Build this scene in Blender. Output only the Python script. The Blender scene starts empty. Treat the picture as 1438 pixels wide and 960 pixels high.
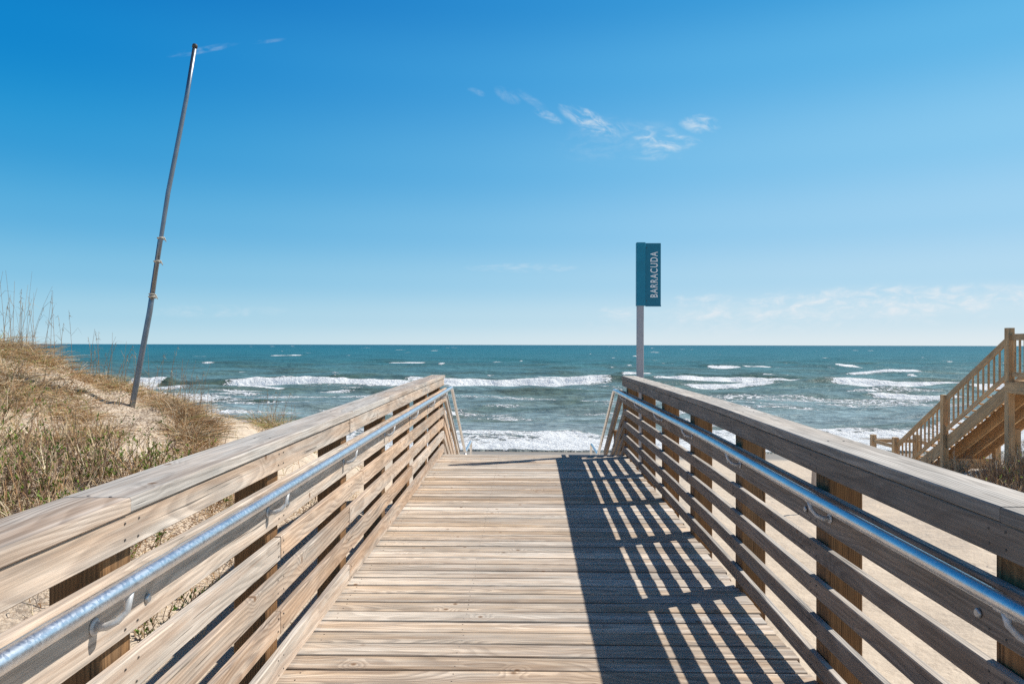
import bpy, math, random
import numpy as np
from mathutils import Vector, Matrix

rnd = random.Random(7)
rng = np.random.default_rng(11)
scn = bpy.context.scene
COL = scn.collection
R = math.radians
H_CAM = 1.47

# ------------------------------------------------------------------ helpers
def tag(o, label=None, cat=None, group=None, kind=None):
    if label: o['label'] = label
    if cat: o['category'] = cat
    if group: o['group'] = group
    if kind: o['kind'] = kind
    return o

def empty(name, loc=(0, 0, 0), rz=0.0):
    o = bpy.data.objects.new(name, None)
    COL.objects.link(o)
    o.location = loc
    o.rotation_euler = (0, 0, rz)
    o.empty_display_size = 0.2
    return o

def hsh(ix, iy, seed):
    n = (ix.astype(np.int64) * 374761393 + iy.astype(np.int64) * 668265263 + seed * 144665) & 0xFFFFFFFF
    n = ((n ^ (n >> 13)) * 1274126177) & 0xFFFFFFFF
    n = (n ^ (n >> 16)) & 0xFFFFFFFF
    return n / 4294967295.0

def vnoise(x, y, seed=0):
    x = np.asarray(x, dtype=float); y = np.asarray(y, dtype=float)
    ix = np.floor(x); iy = np.floor(y)
    fx = x - ix; fy = y - iy
    fx = fx * fx * (3 - 2 * fx); fy = fy * fy * (3 - 2 * fy)
    a = hsh(ix, iy, seed); b = hsh(ix + 1, iy, seed)
    c = hsh(ix, iy + 1, seed); d = hsh(ix + 1, iy + 1, seed)
    return (a * (1 - fx) + b * fx) * (1 - fy) + (c * (1 - fx) + d * fx) * fy

def fbm(x, y, seed=0, octs=4):
    s = 0; a = 0.5; t = 0
    for k in range(octs):
        s = s + a * vnoise(x * 2 ** k + 17.3 * k, y * 2 ** k - 9.1 * k, seed + k)
        t += a; a *= 0.5
    return s / t

def smooth(e0, e1, x):
    t = np.clip((x - e0) / (e1 - e0), 0, 1)
    return t * t * (3 - 2 * t)

# ------------------------------------------------------------------ node helper
class NG:
    def __init__(self, tree):
        self.t = tree; self.n = tree.nodes; self.l = tree.links
    def node(self, typ, **kw):
        nd = self.n.new(typ)
        for k, v in kw.items(): setattr(nd, k, v)
        return nd
    def put(self, sock, v):
        if isinstance(v, bpy.types.NodeSocket): self.l.new(v, sock)
        elif v is not None:
            if sock.type == 'RGBA' and len(v) == 3: v = (*v, 1)
            sock.default_value = v
    def math(self, op, a, b=None, c=None, clamp=False):
        nd = self.node('ShaderNodeMath', operation=op, use_clamp=clamp)
        self.put(nd.inputs[0], a)
        if b is not None: self.put(nd.inputs[1], b)
        if c is not None: self.put(nd.inputs[2], c)
        return nd.outputs[0]
    def vmath(self, op, a, b=None):
        nd = self.node('ShaderNodeVectorMath', operation=op)
        self.put(nd.inputs[0], a)
        if b is not None: self.put(nd.inputs[1], b)
        return nd.outputs['Value'] if op in ('LENGTH', 'DISTANCE', 'DOT_PRODUCT') else nd.outputs[0]
    def sep(self, v):
        nd = self.node('ShaderNodeSeparateXYZ'); self.put(nd.inputs[0], v); return nd.outputs
    def comb(self, x, y, z):
        nd = self.node('ShaderNodeCombineXYZ')
        self.put(nd.inputs[0], x); self.put(nd.inputs[1], y); self.put(nd.inputs[2], z)
        return nd.outputs[0]
    def noise(self, vec, scale=1.0, detail=2.0, rough=0.5, dist=0.0):
        nd = self.node('ShaderNodeTexNoise')
        self.put(nd.inputs['Vector'], vec)
        nd.inputs['Scale'].default_value = scale
        nd.inputs['Detail'].default_value = detail
        nd.inputs['Roughness'].default_value = rough
        nd.inputs['Distortion'].default_value = dist
        return nd.outputs[0]
    def mix(self, f, a, b, mode='MIX'):
        nd = self.node('ShaderNodeMix', data_type='RGBA', blend_type=mode)
        self.put(nd.inputs[0], f); self.put(nd.inputs[6], a); self.put(nd.inputs[7], b)
        return nd.outputs[2]
    def map(self, v, a, b, c=0.0, d=1.0):
        nd = self.node('ShaderNodeMapRange', interpolation_type='SMOOTHSTEP')
        self.put(nd.inputs[0], v)
        nd.inputs[1].default_value = a; nd.inputs[2].default_value = b
        nd.inputs[3].default_value = c; nd.inputs[4].default_value = d
        return nd.outputs[0]
    def attr(self, name):
        nd = self.node('ShaderNodeAttribute', attribute_name=name)
        return nd.outputs
    def bump(self, h, strength=0.3, dist=0.01, normal=None):
        nd = self.node('ShaderNodeBump')
        nd.inputs['Strength'].default_value = strength
        nd.inputs['Distance'].default_value = dist
        self.put(nd.inputs['Height'], h)
        if normal is not None: self.put(nd.inputs['Normal'], normal)
        return nd.outputs[0]

def new_mat(name):
    m = bpy.data.materials.new(name); m.use_nodes = True
    g = NG(m.node_tree)
    b = m.node_tree.nodes['Principled BSDF']
    return m, g, b

# ------------------------------------------------------------------ wood
def wood(name, light, dark, grey, greyness=0.5, ring=0.011, contrast=0.6, val=1.0, tint=0.18, streak=0.45, sunlit_top=0.0, edge=0.0):
    m, g, b = new_mat(name)
    co = g.attr('bco')[1]; rc = g.attr('brand')[0]
    x, y, z = g.sep(co)[:3]
    r1, r2, r3 = g.sep(rc)[:3]
    # knots (few, sparse), warping the rings round them
    vor = g.node('ShaderNodeTexVoronoi', voronoi_dimensions='2D', feature='F1')
    g.put(vor.inputs['Vector'], g.comb(x, g.math('ADD', y, g.math('MULTIPLY', z, 0.6)), 0.0))
    vor.inputs['Scale'].default_value = 2.6
    kd = vor.outputs['Distance']
    kr = g.sep(vor.outputs['Color'])[0]
    kon = g.map(kr, 0.42, 0.5)
    warp = g.math('MULTIPLY', g.map(kd, 0.0, 0.22, 0.022, 0.0), kon)
    slow = g.noise(g.comb(g.math('MULTIPLY', x, 0.9), g.math('MULTIPLY', y, 3.0), z), 1.0, 2.0)
    slow2 = g.noise(g.comb(g.math('MULTIPLY', x, 3.5), g.math('MULTIPLY', y, 14.0), g.math('MULTIPLY', z, 14.0)), 1.0, 2.0)
    py = g.math('MULTIPLY_ADD', r1, 0.16, -0.08)
    pz = g.math('MULTIPLY_ADD', r2, 0.09, 0.02)
    tilt = g.math('MULTIPLY_ADD', g.math('SINE', g.math('MULTIPLY', x, 0.9)), 0.03, g.math('MULTIPLY', slow, 0.16))
    dy = g.math('ADD', g.math('SUBTRACT', y, py), g.math('MULTIPLY', slow2, 0.012))
    dz = g.math('ADD', g.math('ADD', z, pz), tilt)
    rad = g.math('SQRT', g.math('ADD', g.math('MULTIPLY', dy, dy), g.math('MULTIPLY', dz, dz)))
    rad = g.math('ADD', rad, warp)
    ph = g.math('FRACT', g.math('DIVIDE', rad, ring))
    rings = g.math('MULTIPLY', g.map(ph, 0.0, 0.75), g.map(ph, 0.8, 1.0, 1.0, 0.0))
    rings = g.math('POWER', rings, 1.6)
    patch = g.noise(g.comb(g.math('MULTIPLY', x, 1.1), g.math('MULTIPLY', y, 9.0), g.math('MULTIPLY', z, 9.0)), 1.0, 3.0, 0.6)
    ringamt = g.math('MULTIPLY', rings, g.map(patch, 0.3, 0.7, 0.25, 1.0))
    fine = g.noise(g.comb(g.math('MULTIPLY', x, 5.0), g.math('MULTIPLY', y, 260.0), g.math('MULTIPLY', z, 260.0)), 1.0, 3.0, 0.6)
    med = g.noise(g.comb(g.math('MULTIPLY', x, 1.8), g.math('MULTIPLY', y, 60.0), g.math('MULTIPLY', z, 60.0)), 1.0, 3.0, 0.6)
    c = g.mix(g.math('MULTIPLY', ringamt, contrast), light, dark)
    gf = g.math('ADD', g.map(patch, 0.35, 0.7, -0.15, 0.5), g.math('MULTIPLY_ADD', r3, 0.7, greyness - 0.5), clamp=True)
    gcol = g.mix(g.math('MULTIPLY', ringamt, contrast * 0.55), grey, [q * 0.5 for q in grey])
    c = g.mix(gf, c, gcol)
    v = g.math('ADD', g.map(fine, 0.25, 0.75, 0.80, 1.12), g.map(med, 0.2, 0.8, -0.26, 0.20))
    # per board value
    v = g.math('MULTIPLY', v, g.math('MULTIPLY_ADD', r1, tint * 2, val - tint))
    # cracks (checks) along the grain
    crk = g.noise(g.comb(g.math('MULTIPLY', x, 2.2), g.math('MULTIPLY', y, 110.0), g.math('MULTIPLY', z, 110.0)), 1.0, 1.0)
    crm = g.math('MULTIPLY', g.map(crk, 0.69, 0.72), g.map(patch, 0.42, 0.58))
    v = g.math('MULTIPLY', v, g.math('MULTIPLY_ADD', crm, -0.7, 1.0))
    c = g.mix(1.0, c, g.comb(v, v, v), 'MULTIPLY')
    if edge:
        ed = g.map(g.math('ADD', g.math('ABSOLUTE', y), g.math('MULTIPLY', slow2, 0.004)), 0.0625, 0.0695)
        ev = g.math('MULTIPLY_ADD', ed, -edge, 1.0)
        c = g.mix(1.0, c, g.comb(ev, ev, ev), 'MULTIPLY')
    kn = g.math('MULTIPLY', g.map(kd, 0.022, 0.045, 1.0, 0.0), kon)
    kcol = g.mix(g.map(kd, 0.0, 0.03), (0.10, 0.05, 0.025), (0.30, 0.17, 0.09))
    c = g.mix(g.math('MULTIPLY', kn, 0.8), c, kcol)
    stk = g.noise(g.comb(g.math('MULTIPLY', x, 0.9), g.math('MULTIPLY', y, 26.0), g.math('MULTIPLY', z, 26.0)), 1.0, 4.0, 0.62)
    sf = g.math('MULTIPLY', g.map(g.math('MULTIPLY_ADD', r2, 0.12, stk), 0.50, 0.72), streak)
    c = g.mix(sf, c, g.mix(0.5, c, [q * 0.95 for q in dark]))
    if sunlit_top:  # up-facing faces painted lighter: sunlight on the tops put into the colour
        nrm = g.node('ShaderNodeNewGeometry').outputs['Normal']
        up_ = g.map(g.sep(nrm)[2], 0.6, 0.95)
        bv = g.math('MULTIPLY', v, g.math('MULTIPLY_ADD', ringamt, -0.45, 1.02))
        c = g.mix(g.math('MULTIPLY', up_, sunlit_top), c, g.mix(1.0, g.mix(patch, (0.62, 0.52, 0.42), (0.76, 0.72, 0.66)), g.comb(bv, bv, bv), 'MULTIPLY'))
    stain = g.noise(g.vmath('MULTIPLY', co, (2.0, 5.0, 5.0)), 1.0, 3.0, 0.65)
    sv = g.map(stain, 0.28, 0.72, 0.78, 1.08)
    c = g.mix(1.0, c, g.comb(sv, sv, sv), 'MULTIPLY')
    g.put(b.inputs['Base Color'], c)
    b.inputs['Roughness'].default_value = 0.78
    b.inputs['Specular IOR Level'].default_value = 0.25
    hgt = g.math('ADD', g.math('MULTIPLY', rings, -0.5), g.math('MULTIPLY', fine, 0.7))
    hgt = g.math('ADD', hgt, g.math('MULTIPLY', crm, -2.5))
    g.put(b.inputs['Normal'], g.bump(hgt, 0.45, 0.0012))
    return m

M = {}
M['deck'] = wood('deck_wood', (0.75, 0.555, 0.375), (0.24, 0.14, 0.08), (0.75, 0.665, 0.57), 0.72, 0.0090, 0.95, 1.08, 0.24, 1.0, 0.0, 0.62)
M['rail'] = wood('rail_wood', (0.71, 0.49, 0.325), (0.30, 0.165, 0.09), (0.66, 0.575, 0.49), 0.66, 0.0115, 1.0, 1.06, 0.15, 0.85)
M['rail_shade'] = wood('rail_wood_shaded', (0.36, 0.27, 0.20), (0.17, 0.115, 0.08), (0.30, 0.265, 0.235), 0.62, 0.0115, 0.9, 0.95, 0.12, 0.5, 0.85)  # darker copy of the rail wood: shade of the right rail painted in
M['cap_shade'] = wood('cap_wood_shaded', (0.36, 0.29, 0.23), (0.17, 0.12, 0.09), (0.32, 0.29, 0.26), 0.85, 0.012, 0.9, 1.0, 0.06, 0.4, 0.9)  # cap wood with shaded sides and sunlit top put into its colour
M['cap'] = wood('cap_wood', (0.62, 0.455, 0.33), (0.26, 0.155, 0.09), (0.60, 0.55, 0.495), 0.86, 0.013, 1.1, 1.08, 0.06, 0.75)
M['post'] = wood('post_wood', (0.33, 0.175, 0.075), (0.10, 0.045, 0.020), (0.24, 0.15, 0.08), 0.25, 0.009, 0.9, 1.0, 0.08)
M['frame'] = wood('frame_wood', (0.36, 0.24, 0.13), (0.17, 0.10, 0.05), (0.30, 0.24, 0.17), 0.4, 0.010, 0.7, 0.9, 0.1)
M['walk'] = wood('walkover_wood', (0.74, 0.48, 0.25), (0.36, 0.21, 0.10), (0.60, 0.45, 0.29), 0.35, 0.012, 0.7, 1.0, 0.12)

def simple(name, col, rough=0.5, metal=0.0, noise=0.0, scale=20.0, bump=0.0):
    m, g, b = new_mat(name)
    tc = g.node('ShaderNodeTexCoord').outputs['Object']
    nz = g.noise(tc, scale, 3.0, 0.6)
    v = g.map(nz, 0.25, 0.75, 1 - noise, 1 + noise)
    c = g.mix(1.0, col, g.comb(v, v, v), 'MULTIPLY')
    g.put(b.inputs['Base Color'], c)
    b.inputs['Roughness'].default_value = rough
    b.inputs['Metallic'].default_value = metal
    if bump: g.put(b.inputs['Normal'], g.bump(nz, bump, 0.002))
    return m

M['screw'] = simple('screw_steel', (0.10, 0.09, 0.085), 0.6, 0.4, 0.2)
M['bolt'] = simple('bolt_galvanised', (0.45, 0.47, 0.49), 0.45, 0.8, 0.2, 60)
M['bracket'] = simple('bracket_galvanised', (0.60, 0.60, 0.60), 0.55, 0.35, 0.15, 60)

def galv(name, col, rough=0.32):
    m, g, b = new_mat(name)
    co = g.node('ShaderNodeTexCoord').outputs['Object']
    vor = g.node('ShaderNodeTexVoronoi', feature='F1')
    g.put(vor.inputs['Vector'], co); vor.inputs['Scale'].default_value = 120.0
    s = g.sep(vor.outputs['Color'])[0]
    nz = g.noise(co, 9.0, 3.0, 0.6)
    v = g.math('ADD', g.map(s, 0.0, 1.0, 0.93, 1.03), g.map(nz, 0.3, 0.7, -0.10, 0.06))
    g.put(b.inputs['Base Color'], g.mix(1.0, col, g.comb(v, v, v), 'MULTIPLY'))
    b.inputs['Metallic'].default_value = 0.93
    g.put(b.inputs['Roughness'], g.map(s, 0.0, 1.0, rough - 0.03, rough + 0.05))
    return m
M['pipe'] = galv('handrail_galvanised', (0.74, 0.76, 0.79), 0.34)
M['pole'] = galv('pole_weathered_steel', (0.27, 0.30, 0.34), 0.42)

# ------------------------------------------------------------------ board builder
class MB:
    def __init__(self):
        self.v = []; self.f = []; self.co = []; self.rc = []; self.mi = []; self.sm = []; self.sag = False
    def beam(self, p0, p1, w, t, up=(0, 0, 1), mi=0, r=0.004, seg=None, off=None, rc=None, bend=0.0):
        """timber from p0 to p1; w is the size along 'up', t is the other one"""
        p0 = Vector(p0); p1 = Vector(p1)
        d = p1 - p0; L = d.length; d.normalize()
        upv = Vector(up); wv = (upv - d * upv.dot(d)).normalized(); tv = d.cross(wv).normalized()
        if off is None: off = rnd.uniform(0, 400)
        if rc is None: rc = (rnd.random(), rnd.random(), rnd.random())
        big_w = w >= t
        a, b = w / 2, t / 2
        prof = [(-a + r, -b), (a - r, -b), (a, -b + r), (a, b - r), (a - r, b), (-a + r, b), (-a, b - r), (-a, -b + r)]
        if seg is None: seg = max(1, int(L / 0.6))
        base = len(self.v)
        ph = rnd.uniform(0, 6)
        for s in range(seg + 1):
            u = s / seg
            dz = bend * math.sin(ph + 5.0 * u)
            for (pw, pt) in prof:
                self.v.append(p0 + d * (L * u) + wv * (pw + dz) + tv * (pt + dz * 0.5))
                self.co.append((off + L * u, pw, pt) if big_w else (off + L * u, pt, pw))
                self.rc.append(rc)
        for s in range(seg):
            for k in range(8):
                k2 = (k + 1) % 8
                i = base + s * 8
                self.f.append((i + k, i + k2, i + 8 + k2, i + 8 + k)); self.mi.append(mi); self.sm.append(False)
        self.f.append(tuple(base + k for k in range(7, -1, -1))); self.mi.append(mi); self.sm.append(False)
        e = base + seg * 8
        self.f.append(tuple(e + k for k in range(8))); self.mi.append(mi); self.sm.append(False)
        return d, wv, tv
    def disc(self, c, n, rad, h, mi=1, k=8, dome=False):
        c = Vector(c); n = Vector(n).normalized()
        a = n.orthogonal().normalized(); b = n.cross(a)
        base = len(self.v)
        rings = [(rad, 0), (rad, h * 0.4), (rad * 0.72, h)] if dome else [(rad, 0), (rad, h)]
        for rr, hh in rings:
            for q in range(k):
                t = 2 * math.pi * q / k
                self.v.append(c + n * hh + (a * math.cos(t) + b * math.sin(t)) * rr)
                self.co.append((0, 0, 0)); self.rc.append((0.5, 0.5, 0.5))
        for s in range(len(rings) - 1):
            for q in range(k):
                q2 = (q + 1) % k; i = base + s * k
                self.f.append((i + q, i + q2, i + k + q2, i + k + q)); self.mi.append(mi); self.sm.append(True)
        i = base + (len(rings) - 1) * k
        self.f.append(tuple(i + q for q in range(k))); self.mi.append(mi); self.sm.append(False)
    def tube(self, pts, rad, k=16, mi=0, caps=True):
        pts = [Vector(p) for p in pts]
        base = len(self.v); n = len(pts)
        prev = None
        for i, p in enumerate(pts):
            d = (pts[min(i + 1, n - 1)] - pts[max(i - 1, 0)]).normalized()
            if prev is None: a = d.orthogonal().normalized()
            else: a = (prev - d * prev.dot(d)).normalized()
            prev = a; b = d.cross(a)
            rr = rad[i] if isinstance(rad, (list, tuple)) else rad
            for q in range(k):
                t = 2 * math.pi * q / k
                self.v.append(p + (a * math.cos(t) + b * math.sin(t)) * rr)
                self.co.append((0, 0, 0)); self.rc.append((0.5, 0.5, 0.5))
        for i in range(n - 1):
            for q in range(k):
                q2 = (q + 1) % k; s = base + i * k
                self.f.append((s + q, s + q2, s + k + q2, s + k + q)); self.mi.append(mi); self.sm.append(True)
        if caps:
            self.f.append(tuple(base + q for q in range(k - 1, -1, -1))); self.mi.append(mi); self.sm.append(False)
            s = base + (n - 1) * k
            self.f.append(tuple(s + q for q in range(k))); self.mi.append(mi); self.sm.append(False)
    def build(self, name, mats, parent=None, origin=None):
        if not isinstance(mats, (list, tuple)): mats = [mats]
        vs = self.v
        if self.sag:          # the right rail runs slightly outward and dips a little at both ends
            vs = [Vector((v[0] + .0135 * max(0, v[1] - 3.2), v[1], v[2] - .0085 * max(0, 4.9 - v[1]) - .003 * max(0, v[1] - 4.5))) for v in vs]
        o0 = Vector(origin) if origin else Vector((0, 0, 0))
        if parent is not None and origin is None: o0 = Vector((0, 0, 0))
        me = bpy.data.meshes.new(name)
        me.from_pydata([tuple(Vector(v) - o0) for v in vs], [], self.f)
        for m in mats: me.materials.append(m)
        me.polygons.foreach_set('material_index', self.mi)
        me.polygons.foreach_set('use_smooth', self.sm)
        at = me.attributes.new('bco', 'FLOAT_VECTOR', 'POINT')
        at.data.foreach_set('vector', np.array(self.co, dtype=np.float32).ravel())
        ac = me.attributes.new('brand', 'FLOAT_COLOR', 'POINT')
        ac.data.foreach_set('color', np.array([(a, b, c, 1) for a, b, c in self.rc], dtype=np.float32).ravel())
        me.update()
        o = bpy.data.objects.new(name, me); COL.objects.link(o)
        o.location = o0
        if parent is not None:
            if parent.type == 'EMPTY' or True:
                o.parent = parent
                bpy_world = world_of(parent)
                o.matrix_parent_inverse = Matrix.Identity(4)
                o.location = o0 - bpy_world
        return o

def world_of(o):
    v = Vector((0, 0, 0))
    while o is not None:
        v = v + Vector(o.location); o = o.parent
    return v

# ------------------------------------------------------------------ the terrain function
PTS = [
 (-6.81, 9.5, 1.42), (-6.45, 9.8, 1.27), (-5.9, 10, 1.00), (-5.27, 9.75, .73), (-5.35, 10.3, .76), (-4.92, 10.2, .62), (-4.48, 10, .38),
 (-4.07, 9.6, .22), (-4.1, 12, 0.02), (-3.3, 11.5, -.25), (-4.66, 6.5, .10), (-3.88, 6.8, .08), (-5.74, 8, .56), (-4.98, 8.3, .50),
 (-3.94, 8, .14), (-1.5, 5, -1.05), (-1.5, 2, -1.1), (-1.6, 8, -.9), (-2.4, 4, -.85), (-2.9, 6.5, -.2), (-3.9, 5.2, -.3),
 (-6, 12.4, .35), (-7.2, 11.5, .8), (-9, 13, .6), (-5, 14.5, -.8), (-2, 11, -.8), (-2, 14, -1.35), (-9, 16, -.7), (-12, 10, 1.8), (-12, 4, 1.5),
 (-8, 3, 1.0), (-6, 1, .25), (-4, 0, -.4), (-2, -3, -.7), (-8, -4, .6), (0, 0, -1.0), (0, 6, -1.1), (0, 10, -1.2), (0, 13, -1.38),
 (1.6, 2, -1.2), (1.6, 6, -1.25), (3, 4, -1.3), (6, 4, -1.25), (3, 8, -1.35), (5, 12, -1.42), (8.2, 12.4, -1.05), (8.9, 13.0, -.86), (9.6, 12.2, -.72), (7.3, 13, -1.33), (9.7, 17.2, -1.45), (10.3, 17.5, -1.36),
 (11, 13.5, -.75), (12.5, 15, -.75), (11.5, 17, -1.15), (15, 14, -.4), (11, 19, -1.9), (11, 22, -2.3), (14, 10, -.55), (10, 8, -1.0),
 (8, 17, -1.78), (4, 16, -1.7), (-40, 5, 1.5), (-40, 12, 1.0), (40, 5, .4), (40, 12, 0), (-40, 17, -1.0), (40, 17, -1.2),
 (-40, -20, 1.5), (40, -20, 1.0), (0, -20, -.6), (-6, 17.5, -1.7), (9.2, 14.4, -1.10), (-20, 19, -1.8), (25, 19, -2.0)]
P = np.array(PTS)
def _u(r): return np.where(r > 1e-9, r * r * np.log(r + 1e-12), 0)
_d = np.sqrt((P[:, None, 0] - P[None, :, 0]) ** 2 + (P[:, None, 1] - P[None, :, 1]) ** 2)
_A = np.zeros((len(P) + 3, len(P) + 3))
_A[:len(P), :len(P)] = _u(_d) + np.eye(len(P)) * 0.15
_A[:len(P), -3] = 1; _A[:len(P), -2] = P[:, 0]; _A[:len(P), -1] = P[:, 1]
_A[-3, :len(P)] = 1; _A[-2, :len(P)] = P[:, 0]; _A[-1, :len(P)] = P[:, 1]
_W = np.linalg.solve(_A, np.concatenate([P[:, 2], [0, 0, 0]]))
SEA = -2.62
def ground(X, Y):
    X = np.asarray(X, dtype=float); Y = np.asarray(Y, dtype=float)
    xc = np.clip(X, -40, 40); yc = np.clip(Y, -20, 24)
    z = np.full(np.broadcast(xc, yc).shape, _W[-3]) + _W[-2] * xc + _W[-1] * yc
    for i in range(len(P)):
        z = z + _W[i] * _u(np.sqrt((xc - P[i, 0]) ** 2 + (yc - P[i, 1]) ** 2))
    yy = Y + 0.5 * np.sin(X * 0.11 + 1.0)
    beach = np.interp(yy, [-20, 10, 14, 21, 27, 28.3, 45, 90, 400], [-.9, -1.2, -1.42, -2.2, -2.55, -2.64, -3.3, -5, -12])
    k = smooth(13.0, 24.0, Y)
    z = z * (1 - k) + beach * k
    dune = smooth(-1.15, -0.2, z) * (1 - smooth(13, 18, Y))
    z = z + dune * (0.26 * (fbm(X * 0.9, Y * 0.9, 5, 4) - 0.5) + 0.17 * (fbm(X * 3, Y * 3, 15, 4) - .5))
    flat = (1 - dune) * (1 - smooth(20, 25, Y))
    z = z + flat * (0.13 * (fbm(X * 0.7, Y * 0.7, 25, 3) - 0.5) + 0.06 * (fbm(X * 3.1, Y * 3.1, 35, 3) - 0.5))
    return z
def gz(x, y): return float(ground(np.array([x]), np.array([y]))[0])

def grid_mesh(name, X, Y, Z, attrs=None, smoothf=True):
    ny, nx = X.shape
    me = bpy.data.meshes.new(name)
    co = np.stack([X, Y, Z], -1).reshape(-1, 3).astype(np.float32)
    me.vertices.add(len(co)); me.vertices.foreach_set('co', co.ravel())
    i = np.arange(ny * nx).reshape(ny, nx)
    q = np.stack([i[:-1, :-1], i[:-1, 1:], i[1:, 1:], i[1:, :-1]], -1).reshape(-1, 4)
    me.loops.add(q.size); me.loops.foreach_set('vertex_index', q.ravel().astype(np.int32))
    me.polygons.add(len(q)); me.polygons.foreach_set('loop_start', np.arange(0, q.size, 4, dtype=np.int32))
    me.update(calc_edges=True)
    me.polygons.foreach_set('use_smooth', np.full(len(q), smoothf))
    for nm, a in (attrs or {}).items():
        t = me.attributes.new(nm, 'FLOAT', 'POINT'); t.data.foreach_set('value', a.reshape(-1).astype(np.float32))
    me.update()
    o = bpy.data.objects.new(name, me); COL.objects.link(o)
    return o

# ------------------------------------------------------------------ sand
def make_sand():
    m, g, b = new_mat('dry_sand')
    geo = g.node('ShaderNodeNewGeometry').outputs['Position']
    z = g.sep(geo)[2]; yw = g.sep(geo)[1]
    n1 = g.noise(geo, 1.3, 4.0, 0.6); n2 = g.noise(geo, 14.0, 4.0, 0.65); n3 = g.noise(geo, 220.0, 2.0, 0.6)
    c = g.mix(n1, (0.64, 0.515, 0.385), (0.74, 0.615, 0.48))
    v = g.math('ADD', g.map(n2, 0.25, 0.75, 0.92, 1.05), g.map(n3, 0.2, 0.8, -0.07, 0.06))
    c = g.mix(1.0, c, g.comb(v, v, v), 'MULTIPLY')
    # dead plant litter on the dune
    lit = g.attr('litter')[2]
    l1 = g.noise(geo, 38.0, 3.0, 0.7, 0.5)
    lf = g.math('MULTIPLY', g.map(l1, 0.44, 0.58), lit)
    c = g.mix(g.math('MULTIPLY', lf, 0.85), c, (0.15, 0.09, 0.055))
    nw = g.noise(geo, 0.35, 2.0)
    wet = g.map(g.math('MULTIPLY_ADD', nw, 0.16, z), -2.34, -2.44)
    c = g.mix(wet, c, (0.33, 0.285, 0.235))
    g.put(b.inputs['Base Color'], c)
    g.put(b.inputs['Roughness'], g.math('MULTIPLY_ADD', wet, -0.35, 0.9))
    b.inputs['Specular IOR Level'].default_value = 0.3
    n4 = g.noise(geo, 5.0, 4.0, 0.6)
    h = g.math('ADD', g.math('MULTIPLY', n4, 2.2), g.math('MULTIPLY', n2, 0.7))
    h = g.math('ADD', h, g.math('MULTIPLY', n3, 0.06))
    fv = g.node('ShaderNodeTexVoronoi', feature='SMOOTH_F1')
    g.put(fv.inputs['Vector'], g.vmath('ADD', g.vmath('MULTIPLY', geo, (1.0, 0.7, 0.0)), g.comb(n1, n1, 0.0))); fv.inputs['Scale'].default_value = 2.6
    pr_ = g.map(fv.outputs['Distance'], 0.10, 0.26, -1.0, 0.0)
    h = g.math('ADD', h, g.math('MULTIPLY', g.math('MULTIPLY', pr_, g.map(n1, 0.42, 0.55)), 1.3))
    h = g.math('MULTIPLY', h, g.math('MULTIPLY_ADD', wet, -0.95, 1.0))
    g.put(b.inputs['Normal'], g.bump(h, 0.5, 0.03))
    return m
M['sand'] = make_sand()

def axis(parts):
    out = []
    for a, b, s in parts: out += list(np.arange(a, b, s))
    out.append(parts[-1][1]); return np.array(out)
ax = axis([(-500, -60, 20), (-60, -16, 1.0), (-16, -1.2, 0.055), (-1.2, 16, 0.11), (16, 60, 1.0), (60, 500, 20)])
ay = axis([(-120, -12, 6), (-12, 0, 0.5), (0, 14, 0.055), (14, 30, 0.12), (30, 60, 1.0), (60, 120, 20)])
GX, GY = np.meshgrid(ax, ay)
GZ = ground(GX, GY)
lit = smooth(-0.9, -0.3, GZ) * (1 - smooth(12, 15, GY)) * smooth(0.35, 0.6, fbm(GX * 0.9, GY * 0.9, 81, 3))
lit = np.maximum(lit, 1.0 * np.exp(-((GX + 3.3) / 1.2) ** 2 - ((GY - 6.4) / 1.9) ** 2) * smooth(.3, .5, fbm(GX * 1.6, GY * 1.6, 83, 3)))
go = grid_mesh('beach_sand', GX, GY, GZ, {'litter': lit})
go.data.materials.append(M['sand'])
tag(go, kind='structure')

# ------------------------------------------------------------------ the sea
DROP = H_CAM - SEA
def seaY(py): return DROP * 1022.0 / (py - 484.0)
n_rows = 560
inv = np.linspace(1 / 24.5, 1 / 900.0, n_rows - 40)
rowsY = np.concatenate([1 / inv, np.geomspace(930, 24000, 40)])
cols = np.linspace(-1.35, 1.35, 760)
SY = np.repeat(rowsY[:, None], len(cols), 1)
SX = cols[None, :] * (SY + 12)
dY = np.gradient(rowsY)[:, None]
eta = np.zeros_like(SX)
shore_fade = smooth(25.5, 40, SY)
for k in range(46):
    lam = 1.6 * (22 / 1.6) ** (k / 45.0) * rng.uniform(.9, 1.1)
    ang = rng.normal(0, 0.42)
    kx = math.sin(ang) * 2 * math.pi / lam; ky = math.cos(ang) * 2 * math.pi / lam
    amp = 0.0036 * lam ** 1.0
    fade = np.clip((lam / np.maximum(dY, .01) - 2.0) / 3.0, 0, 1)
    mod = 0.4 + 1.2 * vnoise(SX / (lam * 3.3), SY / (lam * 2.3), 200 + k)
    ph = rng.uniform(0, 6.28)
    s = np.sin(kx * SX + ky * SY + ph + 0.9 * vnoise(SX / (lam * 2.2), SY / (lam * 2.2), 300 + k) * 3)
    eta += amp * fade * mod * s
eta *= (0.12 + 0.88 * shore_fade)
foam = np.zeros_like(SX)
swell = np.zeros_like(SX)
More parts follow.
